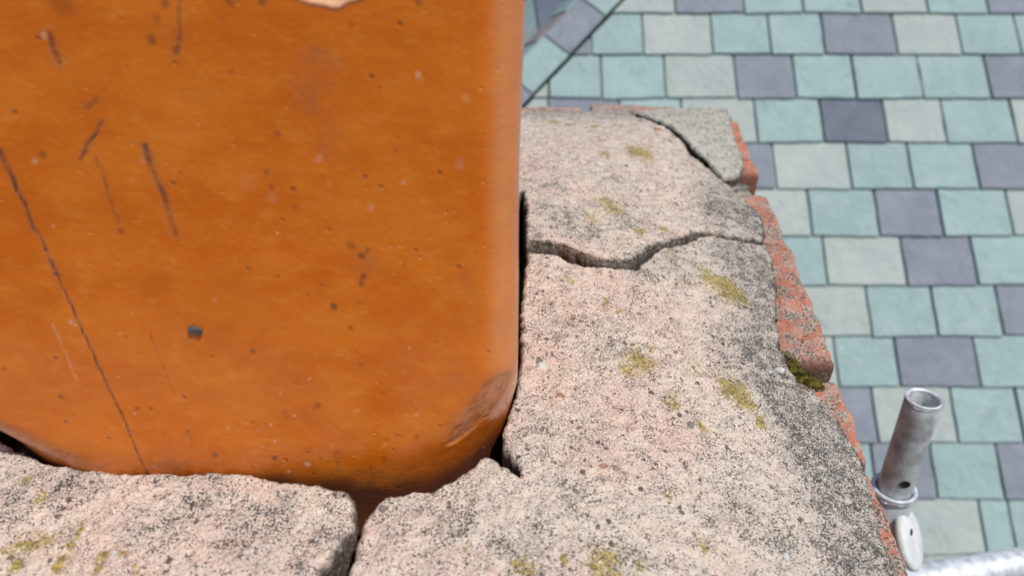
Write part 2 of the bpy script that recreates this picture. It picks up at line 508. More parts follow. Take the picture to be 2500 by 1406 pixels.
def slab(name, poly, step, mat, parent=None, lift=None, seed=1, amp=0.0030, rnd=0.0030, bottom=None, rough=1.0, rim_soot=0.5, dirty=1.0, grit=0):
    """a piece of broken mortar: rough top, worn edge, broken side faces down to the bricks"""
    Q = ragged(poly, 0.0016, amp, seed)
    x0, y0 = Q.min(0) - step; x1, y1 = Q.max(0) + step
    xs = np.arange(x0, x1, step); ys = np.arange(y0, y1, step)
    nx, ny = len(xs), len(ys)
    X, Y = np.meshgrid(xs, ys)
    # inside test row by row
    A, B = Q, np.roll(Q, -1, 0)
    inside = np.zeros((ny, nx), bool)
    for j, y in enumerate(ys):
        k = (A[:, 1] <= y) != (B[:, 1] <= y)
        xc = np.sort(A[k, 0] + (y - A[k, 1]) / (B[k, 1] - A[k, 1]) * (B[k, 0] - A[k, 0]))
        inside[j] = (np.searchsorted(xc, xs) % 2) == 1
    # distance to the outline, in cells, by looking only near it
    R = int(0.016 / step) + 2
    dist = np.full((ny, nx), 1.0)
    near = np.zeros((ny, nx, 2))
    ci = np.round((Q[:, 0] - x0) / step).astype(int); cj = np.round((Q[:, 1] - y0) / step).astype(int)
    for (qa, qb, i, j) in zip(A, B, ci, cj):
        ia, ib, ja, jb = max(0, i - R), min(nx, i + R + 1), max(0, j - R), min(ny, j + R + 1)
        if ia >= ib or ja >= jb: continue
        sx, sy = X[ja:jb, ia:ib], Y[ja:jb, ia:ib]
        d = qb - qa
        t = np.clip(((sx - qa[0]) * d[0] + (sy - qa[1]) * d[1]) / (d @ d), 0, 1)
        px, py = qa[0] + t * d[0], qa[1] + t * d[1]
        dd = np.hypot(sx - px, sy - py)
        m = dd < dist[ja:jb, ia:ib]
        dist[ja:jb, ia:ib][m] = dd[m]
        near[ja:jb, ia:ib, 0][m] = px[m]
        near[ja:jb, ia:ib, 1][m] = py[m]
    ok = inside & (dist > 0.35 * step)
    cell = ok[:-1, :-1] & ok[1:, :-1] & ok[:-1, 1:] & ok[1:, 1:]
    idx = np.arange(nx * ny).reshape(ny, nx)
    cj_, ci_ = np.nonzero(cell)
    quads = np.stack([idx[cj_, ci_], idx[cj_, ci_ + 1], idx[cj_ + 1, ci_ + 1], idx[cj_ + 1, ci_]], 1)
    used, inv = np.unique(quads, return_inverse=True)
    quads = inv.reshape(-1, 4)
    V = np.stack([X.ravel()[used], Y.ravel()[used]], 1)
    D = dist.ravel()[used]; N = near.reshape(-1, 2)[used]
    # directed boundary edges
    e = np.concatenate([quads[:, [0, 1]], quads[:, [1, 2]], quads[:, [2, 3]], quads[:, [3, 0]]])
    key = e[:, 0].astype(np.int64) * len(V) + e[:, 1]
    rkey = e[:, 1].astype(np.int64) * len(V) + e[:, 0]
    be = e[~np.isin(key, rkey)]
    bv = np.unique(be)
    onb = np.zeros(len(V), bool); onb[bv] = True
    snap = onb & (D < 0.9)
    V[snap] = N[snap]
    D[onb] = 0.0
    V3 = np.c_[V, np.zeros(len(V))]
    h, s = base_h(V[:, 0], V[:, 1])
    if lift is not None: h = h + lift(V)
    lump = fbm(V3, 16, 2, seed + 40) * 0.0022 + fbm(V3, 60, 2, seed + 50) * 0.0011
    grain = vnoise(V3, 330, 3) * 0.00050 + vnoise(V3, 620, 4) * 0.00045 + vnoise(V3, 170, 6) * 0.00065
    pit = smooth(0.42, 0.75, vnoise(V3, 210, 13)) * 0.0009
    rr = rnd * (1 + 0.5 * fbm(V3, 40, 2, seed + 60))
    dd = np.clip(D, 0, rr)
    edge = rr - np.sqrt(np.maximum(rr ** 2 - (rr - dd) ** 2, 0))
    z = h + (lump + (grain - pit)) * rough - edge * 0.75
    top = np.c_[V, z]
    bz = BRICK_TOP + 0.0015 if bottom is None else bottom
    # side faces, uneven
    rings = [top]
    faces = [quads]
    mp = -np.ones(len(V), int); mp[bv] = np.arange(len(bv))
    prev_ids = bv
    n0 = len(V)
    zb = top[bv, 2]
    levels = (0.10, 0.25, 0.45, 0.7, 1.0)
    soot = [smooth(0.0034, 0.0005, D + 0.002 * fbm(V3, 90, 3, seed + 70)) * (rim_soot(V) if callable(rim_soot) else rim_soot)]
    S_all = [s]
    # outward direction at the edge, from the grid cell centres
    cen = np.zeros((len(V), 2)); cnt = np.zeros(len(V))
    qc = V[quads].mean(1)
    for k in range(4):
        np.add.at(cen, quads[:, k], qc); np.add.at(cnt, quads[:, k], 1)
    outd = V[bv] - cen[bv] / cnt[bv][:, None]
    outd /= np.linalg.norm(outd, axis=1)[:, None] + 1e-9
    for li, l in enumerate(levels):
        zz = np.minimum(zb - 0.0015, zb + (bz - zb) * l)
        P = np.c_[V[bv], zz]
        off = fbm(P, 70, 3, seed + 80) * 0.003 - 0.001 * l
        P[:, :2] += outd * (off * smooth(0, 0.25, l))[:, None]
        start = n0 + li * len(bv)
        prev = (lambda a: a) if li == 0 else (lambda a, st=start - len(bv): st + mp[a])
        fa = np.stack([prev(be[:, 1]), prev(be[:, 0]), start + mp[be[:, 0]], start + mp[be[:, 1]]], 1)
        faces.append(fa)
        rings.append(P)
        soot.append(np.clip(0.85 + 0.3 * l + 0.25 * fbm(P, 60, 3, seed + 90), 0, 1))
        S_all.append(s[bv])
    V_all = np.concatenate(rings)
    F_all = np.concatenate(faces)
    me = mesh(name, V_all, F_all)
    gw = growth(V_all, np.concatenate(S_all), np.concatenate(soot))
    gw[:, 1] *= dirty
    paint(me, 'growth', gw)
    o = link(name, me, mat, parent)
    if grit:
        rg = np.random.default_rng(seed + 500)
        pick_ = rg.choice(n0, grit)
        c = top[pick_]
        sz = rg.uniform(0.0004, 0.0010, grit) * np.where(rg.random(grit) < 0.08, 1.9, 1.0)
        base = np.array([[1, 0, 0], [-1, 0, 0], [0, 1, 0], [0, -1, 0], [0, 0, 1], [0, 0, -1]], float)
        d = base[None] * rg.uniform(0.55, 1.2, (grit, 6, 1)) + rg.normal(0, 0.15, (grit, 6, 3))
        a = rg.uniform(0, 6.28, grit)
        R = np.zeros((grit, 3, 3)); R[:, 0, 0] = np.cos(a); R[:, 0, 1] = -np.sin(a); R[:, 1, 0] = np.sin(a); R[:, 1, 1] = np.cos(a); R[:, 2, 2] = 0.7
        d = np.einsum('nij,nkj->nki', R, d)
        GV = (c[:, None] + d * sz[:, None, None]).reshape(-1, 3)
        tri = np.array([[0, 2, 4], [2, 1, 4], [1, 3, 4], [3, 0, 4], [2, 0, 5], [1, 2, 5], [3, 1, 5], [0, 3, 5]])
        GF = (tri[None] + (np.arange(grit) * 6)[:, None, None]).reshape(-1, 3)
        tag(link('grit', mesh('grit', GV, GF, False), GRIT, o), kind='stuff')
    return o

def xy(px, extra=0.0):
    return [tuple(p[:2]) for p in cast(px, extra)]

# ------------------------------------------------------------------ ground and sky setting
g = mesh('ground', [(-600, -600, -8), (600, -600, -8), (600, 600, -8), (-600, 600, -8)], [(0, 1, 2, 3)], False)
tag(link('ground', g, GROUND), kind='structure')

# ------------------------------------------------------------------ the house with its slate roof
RP = math.radians(46)
R0 = rays([(2000, 703)])[0] * 3.1
RX = np.array([1.0, 0, 0]); RS = np.array([0, math.cos(RP), math.sin(RP)]); RN = np.array([0, -math.sin(RP), math.cos(RP)])
def roof_xy(px, n=0.0):
    d = rays(px)
    t = (RN @ (R0 + RN * n)) / (d @ RN)
    q = d * t[:, None] - R0
    return np.stack([q @ RX, q @ RS], 1)
def roof_pt(x, s, n=0.0):
    return R0 + RX * x + RS * s + RN * n

house = empty('house', 'slate roofed house below with teal, grey and purple slates', 'house', tuple(R0))
def in_house(name, V, Fc, mat, smooth_shade=False):
    V = np.asarray(V, float)
    c = V.mean(0)
    o = link(name, mesh(name, V - c, Fc, smooth_shade), mat, house)
    o.location = c - R0
    return o

hipA, hipB = roof_xy([(1292, 243), (1522, -2)], 0.045)
ridA, ridB = roof_xy([(1327, 96), (1414, 4)], 0.045)
hdir = (hipB - hipA) / np.linalg.norm(hipB - hipA)
hperp = np.array([-hdir[1], hdir[0]])                     # to the upper left
capw = float((ridA - hipA) @ hperp)                        # width of the hip slates
def clip_poly(P, p0, nrm):
    out = []
    for a, b in zip(P, P[1:] + P[:1]):
        da, db = (a - p0) @ nrm, (b - p0) @ nrm
        if da >= 0: out.append(a)
        if (da >= 0) != (db >= 0): out.append(a + (b - a) * (da / (da - db)))
    return out

def slate_piece(name, outline, frame, hfun, th, mat, seed):
    """one slate: chipped outline in roof coordinates, real thickness, bevelled arris"""
    rr = random.Random(seed)
    P = [np.asarray(p, float) for p in outline]
    c = sum(P) / len(P)
    pts = []
    for a, b in zip(P, P[1:] + P[:1]):
        L = np.linalg.norm(b - a)
        n = max(1, min(7, int(L / 0.035)))
        d = (b - a) / (L + 1e-9); nn = np.array([d[1], -d[0]])
        for k in range(n):
            j = 0.0 if k == 0 else rr.gauss(0, 0.0011)
            pts.append(a + (b - a) * (k / n) + nn * j)
    inner = [p + (c - p) / (np.linalg.norm(c - p) + 1e-9) * 0.0035 for p in pts]
    O, ax, ay, az = frame
    V = []
    for p in inner: V.append(O + ax * p[0] + ay * p[1] + az * (hfun(p) + th))
    for p in pts: V.append(O + ax * p[0] + ay * p[1] + az * (hfun(p) + th - 0.0025))
    for p in pts: V.append(O + ax * p[0] + ay * p[1] + az * hfun(p))
    n = len(pts)
    Fc = [tuple(range(n))]
    for i in range(n):
        j = (i + 1) % n
        Fc.append((i, n + i, n + j, j))
        Fc.append((n + i, 2 * n + i, 2 * n + j, n + j))
    return in_house(name, V, Fc, mat)

T, G, P_, D_ = TEAL, PALE, PURP, DARK
ROWS = [   # butt line, joints at it, slates from left to right
    (35, [1647, 1816, 1960, 2103, 2264, 2410], [G, P_, T, T, G, T, P_]),
    (135, [1571, 1740, 1882, 2013, 2188, 2347, 2490], [T, G, T, T, P_, G, T, T]),
    (242, [1468, 1624, 1798, 1943, 2090, 2252, 2418], [T, T, G, P_, T, T, T, P_]),
    (350, [1338, 1514, 1668, 1848, 2010, 2166, 2310, 2482], [G, P_, T, G, T, D_, G, T, G]),
    (462, [1893, 2078, 2228, 2390], [P_, G, T, T, P_]),
    (577, [1980, 2145, 2302, 2472], [G, T, P_, T, G]),
    (697, [2019, 2212, 2385], [T, G, P_, T]),
    (820, [2126, 2287, 2448], [G, T, T, P_]),
    (945, [2046, 2196, 2392], [G, T, P_, T]),
    (1080, [2142, 2336, 2497], [P_, G, T, T]),
    (1217, [2140, 2285, 2450], [T, P_, T, P_]),
    (1352, [2010, 2205, 2406, 2478], [T, T, G, T, T]),
    (1490, [2070, 2262, 2455], [P_, T, G, T]),
]
def frame_of(n=0.0):
    return (R0 + RN * n, RX, RS, RN)
GAUGE, SLEN, STH, GRAD = 0.2045, 0.43, 0.013, 0.066
rows = []
for v, joints, mats in ROWS:
    s = roof_xy([(2000, v)], 0.029)[0, 1]
    xsj = [roof_xy([(u, v)], 0.029)[0, 0] for u in joints]
    rows.append((s, xsj, mats))
for k in range(1, 4):                                     # rows above the frame
    rows.insert(0, (rows[0][0] + GAUGE, [], []))
rows.append((rows[-1][0] - GAUGE, [], []))
pick = random.Random(3)
rr0 = random.Random(8)
X_LO, X_HI = -1.15, 1.42
sid = 0
for s, xsj, mats in rows:
    xs_ = list(xsj); ms = list(mats)
    if not xs_:
        xs_ = [pick.uniform(0, 0.2)]
        ms = [T, G]
    while xs_[0] > X_LO:
        xs_.insert(0, xs_[0] - pick.uniform(0.22, 0.30)); ms.insert(0, pick.choice([T, T, T, G, G, P_, P_]))
    while xs_[-1] < X_HI:
        xs_.append(xs_[-1] + pick.uniform(0.22, 0.30)); ms.append(pick.choice([T, T, T, G, G, P_]))
    for i in range(len(xs_) - 1):
        a, b = xs_[i] + rr0.uniform(.003, .006), xs_[i + 1] - rr0.uniform(.003, .006)
        m = ms[i + 1] if i + 1 < len(ms) else T
        rr = random.Random(sid)
        db, tw, lift = rr.uniform(-.003, .003), rr.uniform(-.004, .004), rr.uniform(0, .0016)
        q = [np.array([a, s + db - tw]), np.array([b, s + db + tw]), np.array([b, s + SLEN]), np.array([a, s + SLEN])]
        q = clip_poly(q, hipA - hperp * 0.005, -hperp)     # cut along the hip
        sid += 1
        if len(q) < 3: continue
        slate_piece('slate', q, frame_of(), lambda p, s=s, l=lift: (SLEN - (p[1] - s)) * GRAD + l, STH, m, sid)

# hip: slates laid along it on our side
along = lambda px: float((roof_xy([px], 0.045)[0] - hipA) @ hdir)
j0, j1 = along((1356, 117)), along((1443, 24))
LEN = j1 - j0
caps = [(-3, T), (-2, P_), (-1, T), (0, P_), (1, T), (2, G), (3, T), (4, P_), (5, T)]
for k, m in caps:
    a, b = j0 + k * LEN + 0.004, j0 + (k + 1) * LEN + 0.05
    q = [hipA + hdir * t + hperp * w for t, w in ((a, 0.0), (b, 0.0), (b, capw), (a, capw))]
    aa = a
    slate_piece('hip_slate', q, frame_of(), lambda p, aa=aa: 0.052 - ((p - hipA) @ hdir - aa) * 0.035, 0.020, m, 900 + k)
# the slope beyond the hip: it meets ours along the hip line and its courses run away from us
H0 = roof_pt(*(hipA + hperp * capw), 0.05)
H3 = RX * hdir[0] + RS * hdir[1]
B_Y = np.array([0.0, 1.0, 0.0])
B_W = np.array([H3[0], 0, H3[2]]); B_W /= np.linalg.norm(B_W)
B_N = np.cross(B_W, B_Y); B_N = B_N if B_N[2] > 0 else -B_N
hip2 = np.array([H3 @ B_Y, H3 @ B_W]); hip2 /= np.linalg.norm(hip2)
per2 = np.array([hip2[1], -hip2[0]])
per2 = per2 if per2[1] < 0 else -per2                     # away from the hip, downhill
fr2 = (H0, B_Y, B_W, B_N)
for k in range(-3, 9):                                     # hip slates on the far side
    m = [T, BROWN, T, T, G, P_, T][k % 7]
    a, b = k * LEN * 0.8 + 0.03, (k + 1) * LEN * 0.8 + 0.07
    q = [hip2 * t + per2 * w for t, w in ((a, 0.004), (b, 0.004), (b, 0.15), (a, 0.15))]
    slate_piece('hip_slate', q, fr2, lambda p, a=a: 0.006 - (p @ hip2 - a) * 0.035, 0.009, m, 930 + k)
for r in range(-4, 7):
    w0 = r * GAUGE
    y = -1.2 + (r % 2) * 0.12
    while y < 2.2:
        wd = pick.uniform(0.22, 0.3)
        q = [np.array([y, w0]), np.array([y + wd - 0.006, w0]), np.array([y + wd - 0.006, w0 + SLEN]), np.array([y, w0 + SLEN])]
        q = clip_poly(q, per2 * 0.12, per2)
        if len(q) >= 3 and abs(sum(p[0] for p in q) / len(q) - hip2[0] * w0 / hip2[1]) < 1.3:
            slate_piece('slate', q, fr2, lambda p, w0=w0: -0.035 + (SLEN - (p[1] - w0)) * GRAD, STH, pick.choice([T, T, G, P_]), sid)
            sid += 1
        y += wd
# boarding under the slates and the wall that carries the roof
s_lo, s_hi = rows[-1][0] - 0.05, rows[0][0] + 0.5
q = [np.array([X_LO - 0.4, s_lo]), np.array([X_HI + 0.25, s_lo]), np.array([X_HI + 0.25, s_hi]), np.array([X_LO - 0.4, s_hi])]
q = clip_poly(q, hipA + hperp * capw * 0.6, -hperp)
V = [roof_pt(p[0], p[1], -0.002) for p in q] + [roof_pt(p[0], p[1], -0.05) for p in q]
n = len(q)
in_house('roof_deck', V, [tuple(range(n)), tuple(range(2 * n - 1, n - 1, -1))] + [(i, n + i, n + (i + 1) % n, (i + 1) % n) for i in range(n)], FELT)
q = clip_poly([np.array(a, float) for a in ((-1.6, -1.2), (2.4, -1.2), (2.4, 1.5), (-1.6, 1.5))], per2 * 0.01, per2)
V = [fr2[0] + B_Y * p[0] + B_W * p[1] + B_N * (-0.042) for p in q] + [fr2[0] + B_Y * p[0] + B_W * p[1] - B_N * 0.09 for p in q]
n = len(q)
in_house('roof_deck', V, [tuple(range(n)), tuple(range(2 * n - 1, n - 1, -1))] + [(i, n + i, n + (i + 1) % n, (i + 1) % n) for i in range(n)], FELT)
ev = roof_pt(0, s_lo, -0.08)
def box_vf(x0, x1, y0, y1, z0, z1):
    V = [(x, y, z) for z in (z0, z1) for y in (y0, y1) for x in (x0, x1)]
    return V, [(0, 2, 3, 1), (4, 5, 7, 6), (0, 1, 5, 4), (2, 6, 7, 3), (0, 4, 6, 2), (1, 3, 7, 5)]
V, Fc = box_vf(-0.8, R0[0] + X_HI + 0.1, ev[1] + 0.12, ev[1] + 0.42, -8.0, ev[2] + 0.06)
in_house('wall', V, Fc, WALL)

# ------------------------------------------------------------------ the chimney stack
stack = empty('chimney_stack', 'red brick chimney stack with worn top course under the mortar', 'chimney', (-0.15, 0.6, -8.0))
SO = np.array([-0.15, 0.6, -8.0])
def st(o): o.location = -SO; return o
def stack_pt(a, b):           # a along the edge from y=0, b inwards from the right edge
    p0 = EDGE_P + EDGE_D * ((a - EDGE_P[1]) / EDGE_D[1])
    return p0 - EDGE_E * b
STACK_Y0, STACK_Y1, STACK_W = 0.02, 1.222, 0.90
def prism(name, quad, z0, z1, mat, parent, place=st):
    V = [(*p, z0) for p in quad] + [(*p, z1) for p in quad]
    return place(link(name, mesh(name, V, [(3, 2, 1, 0), (4, 5, 6, 7), (0, 1, 5, 4), (1, 2, 6, 5), (2, 3, 7, 6), (3, 0, 4, 7)], False), mat, parent))
quad = [stack_pt(STACK_Y0 + 0.02, STACK_W - 0.02), stack_pt(STACK_Y0 + 0.02, 0.014), stack_pt(STACK_Y1 - 0.014, 0.014), stack_pt(STACK_Y1 - 0.014 - 0.113, STACK_W - 0.02)]
prism('brickwork', quad, -8.0, -0.80, WALL, stack)
quad = [stack_pt(STACK_Y0 + 0.012, STACK_W - 0.01), stack_pt(STACK_Y0 + 0.012, 0.014), stack_pt(STACK_Y1 - 0.012, 0.014), stack_pt(STACK_Y1 - 0.012 - 0.113, STACK_W - 0.01)]
prism('bed_mortar', quad, -0.80, BRICK_TOP - 0.012, DEEP, stack)

def brick_mesh(L, W, H, step, seed, rad=0.006, rough=0.0016, chip=0.006):
    """a hand made brick: rounded box with worn arrises and broken corners, x = width, y = length"""
    def axis(l): return np.linspace(-l / 2, l / 2, max(3, int(l / step) + 1))
    pts, faces, off = [], [], 0
    ax = {0: axis(W), 1: axis(L), 2: axis(H)}
    half = np.array([W, L, H]) / 2
    for d in range(3):
        u, v = [(1, 2), (2, 0), (0, 1)][d]
        for sg in (-1, 1):
            U, Vv = np.meshgrid(ax[u], ax[v], indexing='ij')
            P = np.zeros(U.shape + (3,)); P[..., u] = U; P[..., v] = Vv; P[..., d] = sg * half[d]
            a, b = U.shape
            idx = np.arange(a * b).reshape(a, b) + off
            q = np.stack([idx[:-1, :-1], idx[1:, :-1], idx[1:, 1:], idx[:-1, 1:]], -1).reshape(-1, 4)
            faces.append(q if sg > 0 else q[:, ::-1])
            pts.append(P.reshape(-1, 3)); off += a * b
    V = np.concatenate(pts); Fq = np.concatenate(faces)
    key = np.round(V * 1e5).astype(np.int64)
    _, first, inv = np.unique(key, axis=0, return_index=True, return_inverse=True)
    V = V[first]; Fq = inv.reshape(-1)[Fq]
    big = rad * (1 + 0.9 * np.clip(fbm(V + seed * 3.7, 28, 3, seed), -0.7, 2)) + chip * smooth(0.25, 0.7, fbm(V + seed * 1.3, 18, 2, seed + 5))
    big = np.clip(big, 0.0015, 0.024)[:, None]
    inner = np.clip(V, -(half - big), half - big)
    dv = V - inner
    ln = np.linalg.norm(dv, axis=1)[:, None]
    V = inner + dv / (ln + 1e-9) * np.minimum(big, ln)
    nrm = dv / (ln + 1e-9)
    V = V + nrm * (fbm(V + seed, 45, 4, seed + 9) * rough * 2 + vnoise(V + seed, 300, seed + 2) * rough * 0.45)[:, None]
    return V, Fq

def brick(name, a0, a1, b0, b1, ztop, H, step, seed, mat, parent=stack, drop=0.0, skew=0.0, rad=0.006, chip=0.006):
    """brick between a0..a1 along the stack edge (in y) and b0..b1 in from it"""
    L = (a1 - a0) / EDGE_D[1]; W = b1 - b0
    V, Fq = brick_mesh(L, W, H, step, seed, rad=rad, chip=chip)
    me = mesh(name, V, Fq)
    soot = smooth(0.2, 0.9, -V[:, 1] / (L / 2)) * 0 + np.clip(smooth(0.9, 1.0, -V[:, 1] / (L / 2)) * 0.75 + smooth(0.25, -0.6, V[:, 2] / (H / 2)) * 0.35 + 0.25 * fbm(V + seed, 40, 3, 4), 0, 0.9)
    dirt = np.clip(0.5 + fbm(V + seed, 30, 3, 14), 0, 1) * 0.6
    paint(me, 'growth', np.stack([dirt * 0, dirt, dirt * 0, soot], 1))
    o = link(name, me, mat, parent)
    c = stack_pt((a0 + a1) / 2, (b0 + b1) / 2)
    o.location = Vector((c[0], c[1], ztop - H / 2 - drop)) - Vector(SO)
    o.rotation_euler = (0, 0, -math.atan2(EDGE_D[0], EDGE_D[1]) + skew)
    return o
# top course along the right edge, measured one by one
brick('brick', 1.158, 1.222, 0.004, 0.225, BRICK_TOP - 0.003, 0.065, 0.005, 1, BRICK_OLD)
brick('brick', 0.928, 1.146, 0.000, 0.104, BRICK_TOP + 0.001, 0.065, 0.003, 2, BRICK_CLEAN, rad=0.004, chip=0.003)
brick('brick', 0.734, 0.871, -0.002, 0.102, BRICK_TOP - 0.001, 0.065, 0.0026, 3, BRICK, skew=0.004)
brick('brick', 0.516, 0.730, -0.003, 0.103, BRICK_TOP + 0.002, 0.065, 0.0022, 4, BRICK, skew=-0.012, rad=0.008)
brick('brick', 0.404, 0.500, -0.001, 0.205, BRICK_TOP - 0.001, 0.065, 0.0022, 5, BRICK, rad=0.007)
brick('brick', 0.180, 0.394, 0.002, 0.105, BRICK_TOP, 0.065, 0.0022, 6, BRICK, skew=0.006, rad=0.006)
brick('brick', STACK_Y0, 0.168, 0.0, 0.102, BRICK_TOP, 0.065, 0.006, 7, BRICK)
# back course of the top, then plainer courses below
b = 0.232
k = 0
while b < STACK_W - 0.1:
    e = min(b + 0.213, STACK_W)
    sh = 0.1263 * (b + e) / 2
    brick('brick', 1.115 - sh, 1.219 - sh, b, e, BRICK_TOP + 0.001, 0.065, 0.005, 20 + k, BRICK_OLD, skew=0.1266)
    b = e + 0.003; k += 1
proto = {}
def cheap(kind):
    if kind not in proto:
        L, W = kind
        V, Fq = brick_mesh(L, W, 0.065, 0.016, 60 + len(proto), rad=0.005, rough=0.001, chip=0.004)
        me = mesh('brick', V, Fq); me.materials.append(BRICK)
        z = np.zeros(len(V)); paint(me, 'growth', np.stack([z, z + 0.3, z, z + 0.2], 1))
        proto[kind] = me
    return proto[kind]
def lay(a, b, z, kind):
    o = link('brick', cheap(kind), None, stack)
    c = stack_pt(a, b)
    o.location = Vector((c[0], c[1], z - 0.0325)) - Vector(SO)
    o.rotation_euler = (0, 0, -math.atan2(EDGE_D[0], EDGE_D[1]))
for course in range(1, 6):
    z = BRICK_TOP - course * 0.075
    a = STACK_Y0 + (0.05 if course % 2 else 0.107)
    if course % 2: lay(a, 0.107, z, (0.100, 0.213))
    a = STACK_Y0 + (0.112 if course % 2 else 0.0)
    while a + 0.2 < STACK_Y1:
        lay(a + 0.107, 0.0515, z, (0.213, 0.103))
        a += 0.2243
for course in range(0, 6):
    z = BRICK_TOP - course * 0.075
    b = 0.116 if course % 2 == 0 else 0.23
    while b + 0.213 < STACK_W:
        lay(STACK_Y0 + 0.052, b + 0.107, z, (0.103, 0.213))
        b += 0.225
for course in range(0, 6):                              # far left side
    a = STACK_Y0 + (0.112 if course % 2 else 0.0)
    while a + 0.2 < STACK_Y1 - 0.11:
        lay(a + 0.107, STACK_W - 0.0515, BRICK_TOP - course * 0.075, (0.213, 0.103))
        a += 0.2243
# joint mortar between the top bricks
def joint(name, a0, a1, b1, z0, mat, seed):
    V, Fq = brick_mesh((a1 - a0), b1 - 0.012, 0.05, 0.0025, seed, rad=0.006, rough=0.0022, chip=0.004)
    me = mesh(name, V, Fq)
    d = np.clip(0.75 + fbm(V + seed, 40, 3, 5), 0, 1)
    paint(me, 'growth', np.stack([d * 0.1, d, d * 0, np.clip(d - 0.7, 0, 1)], 1))
    o = link(name, me, mat, stack)
    c = stack_pt((a0 + a1) / 2, (b1 + 0.012) / 2)
    o.location = Vector((c[0], c[1], z0 - 0.025)) - Vector(SO)
    o.rotation_euler = (0, 0, -math.atan2(EDGE_D[0], EDGE_D[1]))
joint('joint_mortar', 0.862, 0.932, 0.15, BRICK_TOP - 0.012, MORTAR_GREY, 31)
joint('joint_mortar', 0.726, 0.742, 0.12, BRICK_TOP - 0.010, MORTAR_GREY, 32)
joint('joint_mortar', 0.494, 0.522, 0.12, BRICK_TOP - 0.016, MORTAR_GREY, 33)
joint('joint_mortar', 0.388, 0.410, 0.12, BRICK_TOP - 0.006, MORTAR_GREY, 34)
joint('joint_mortar', 1.142, 1.162, 0.12, BRICK_TOP - 0.006, MORTAR_GREY, 35)

# ------------------------------------------------------------------ mortar pieces
# hidden rest of the mortar crown, behind and to the left of the pot
slab('mortar_bed', [tuple(stack_pt(1.14, 0.40)), tuple(stack_pt(1.08, 0.88)), tuple(stack_pt(0.315, 0.875)), (-0.40, 0.405), (-0.355, 0.42), (-0.36, 0.69), (-0.06, 0.69)], 0.004, MORTAR, stack, seed=77).location = -SO

def gauss(P, c, r):
    return np.exp(-((P[:, 0] - c[0]) ** 2 + (P[:, 1] - c[1]) ** 2) / (r * r))
cA = cast([(1400, 605)])[0]
liftB = lambda V: 0.0045 + 0.0045 * gauss(V, cA, 0.09)
# B: the middle piece, between the two cracks
B_front = [(1283, 597), (1330, 600), (1368, 606), (1400, 617), (1432, 630), (1470, 640), (1520, 645), (1552, 640), (1572, 622), (1592, 605), (1640, 592), (1665, 583), (1692, 571), (1720, 567), (1760, 573), (1800, 581), (1864, 587)]
B_right = [(1866, 560), (1852, 522), (1822, 492), (1790, 462), (1765, 440)]
B_crack = [(1742, 425), (1718, 400), (1688, 378), (1668, 348), (1638, 320), (1600, 299), (1560, 286), (1545, 280)]
B_back = [(1545, 268), (1420, 270), (1290, 271)]
polyB = xy(B_front + B_right + B_crack + B_back, 0.0045) + [tuple(stack_pt(1.15, 0.44)), (-0.06, 0.70), (-0.01, 0.66)] + xy([(1279, 470), (1283, 530)], 0.0045)
B_piece = slab('mortar_slab', polyB, 0.00125, MORTAR, lift=liftB, seed=3, rnd=0.0022, rim_soot=0.95, grit=1500)
tag(B_piece, 'pinkish mortar slab between the two cracks, right of the pot', 'mortar slab')
# A: the grey green fragment in the far corner
A_poly = [(1549, 273), (1575, 281), (1603, 290), (1643, 311), (1676, 341), (1696, 369), (1724, 392), (1747, 417), (1766, 432), (1800, 427), (1817, 402), (1812, 372), (1797, 340), (1788, 312), (1786, 285), (1774, 262), (1700, 261), (1650, 262), (1600, 267)]
A_piece = slab('mortar_fragment', xy(A_poly, 0.004), 0.0014, MORTAR_GREY, lift=lambda V: 0.0040 + 0.002 * fbm(np.c_[V, np.zeros(len(V))], 14, 2, 5), seed=5, amp=0.0035, rnd=0.0045, rim_soot=0.5, dirty=0.35, grit=500)
tag(A_piece, 'grey green mortar fragment cracked off at the far corner of the stack', 'mortar slab')
# C: the large front piece that has slipped down
C_top = [(1284, 612), (1310, 613), (1340, 618), (1372, 628), (1405, 641), (1440, 650), (1490, 657), (1556, 657), (1578, 634), (1600, 617), (1622, 606), (1665, 597), (1700, 581), (1726, 577), (1770, 584), (1866, 597)]
C_right = [(1884, 620), (1890, 650), (1896, 700), (1896, 780), (1903, 850), (1930, 900), (1962, 945), (2000, 968), (2035, 1005), (2062, 1045), (2090, 1095), (2118, 1150), (2138, 1240), (2165, 1330), (2192, 1410)]
C_left = [(838, 1440), (852, 1395), (872, 1330), (893, 1265), (915, 1226), (945, 1206), (1000, 1196), (1060, 1189), (1110, 1165), (1150, 1140), (1170, 1124), (1185, 1118), (1200, 1126), (1225, 1145), (1250, 1163), (1277, 1174), (1262, 1150), (1243, 1125), (1230, 1098), (1230, 1070), (1242, 1025), (1255, 985), (1265, 940), (1270, 850), (1272, 760), (1278, 680)]
pc = xy(C_top + C_right)
ext = [tuple(stack_pt(0.20, 0.018)), tuple(stack_pt(0.10, 0.02)), (-0.12, 0.13), (-0.115, 0.19)]
polyC = pc + ext + xy(C_left)
tipC = cast([(1262, 1110)])[0]
C_piece = slab('mortar_slab', polyC, 0.00095, MORTAR, seed=8, lift=lambda V: 0.004 * gauss(V, tipC, 0.022) * (V[:, 0] > -0.02), amp=0.0022, rim_soot=lambda V: 0.1 + 0.6 * smooth(0.37, 0.42, V[:, 1]), grit=2600)
tag(C_piece, 'largest mortar slab, speckled pink and grey with yellow lichen along its edge', 'mortar slab')
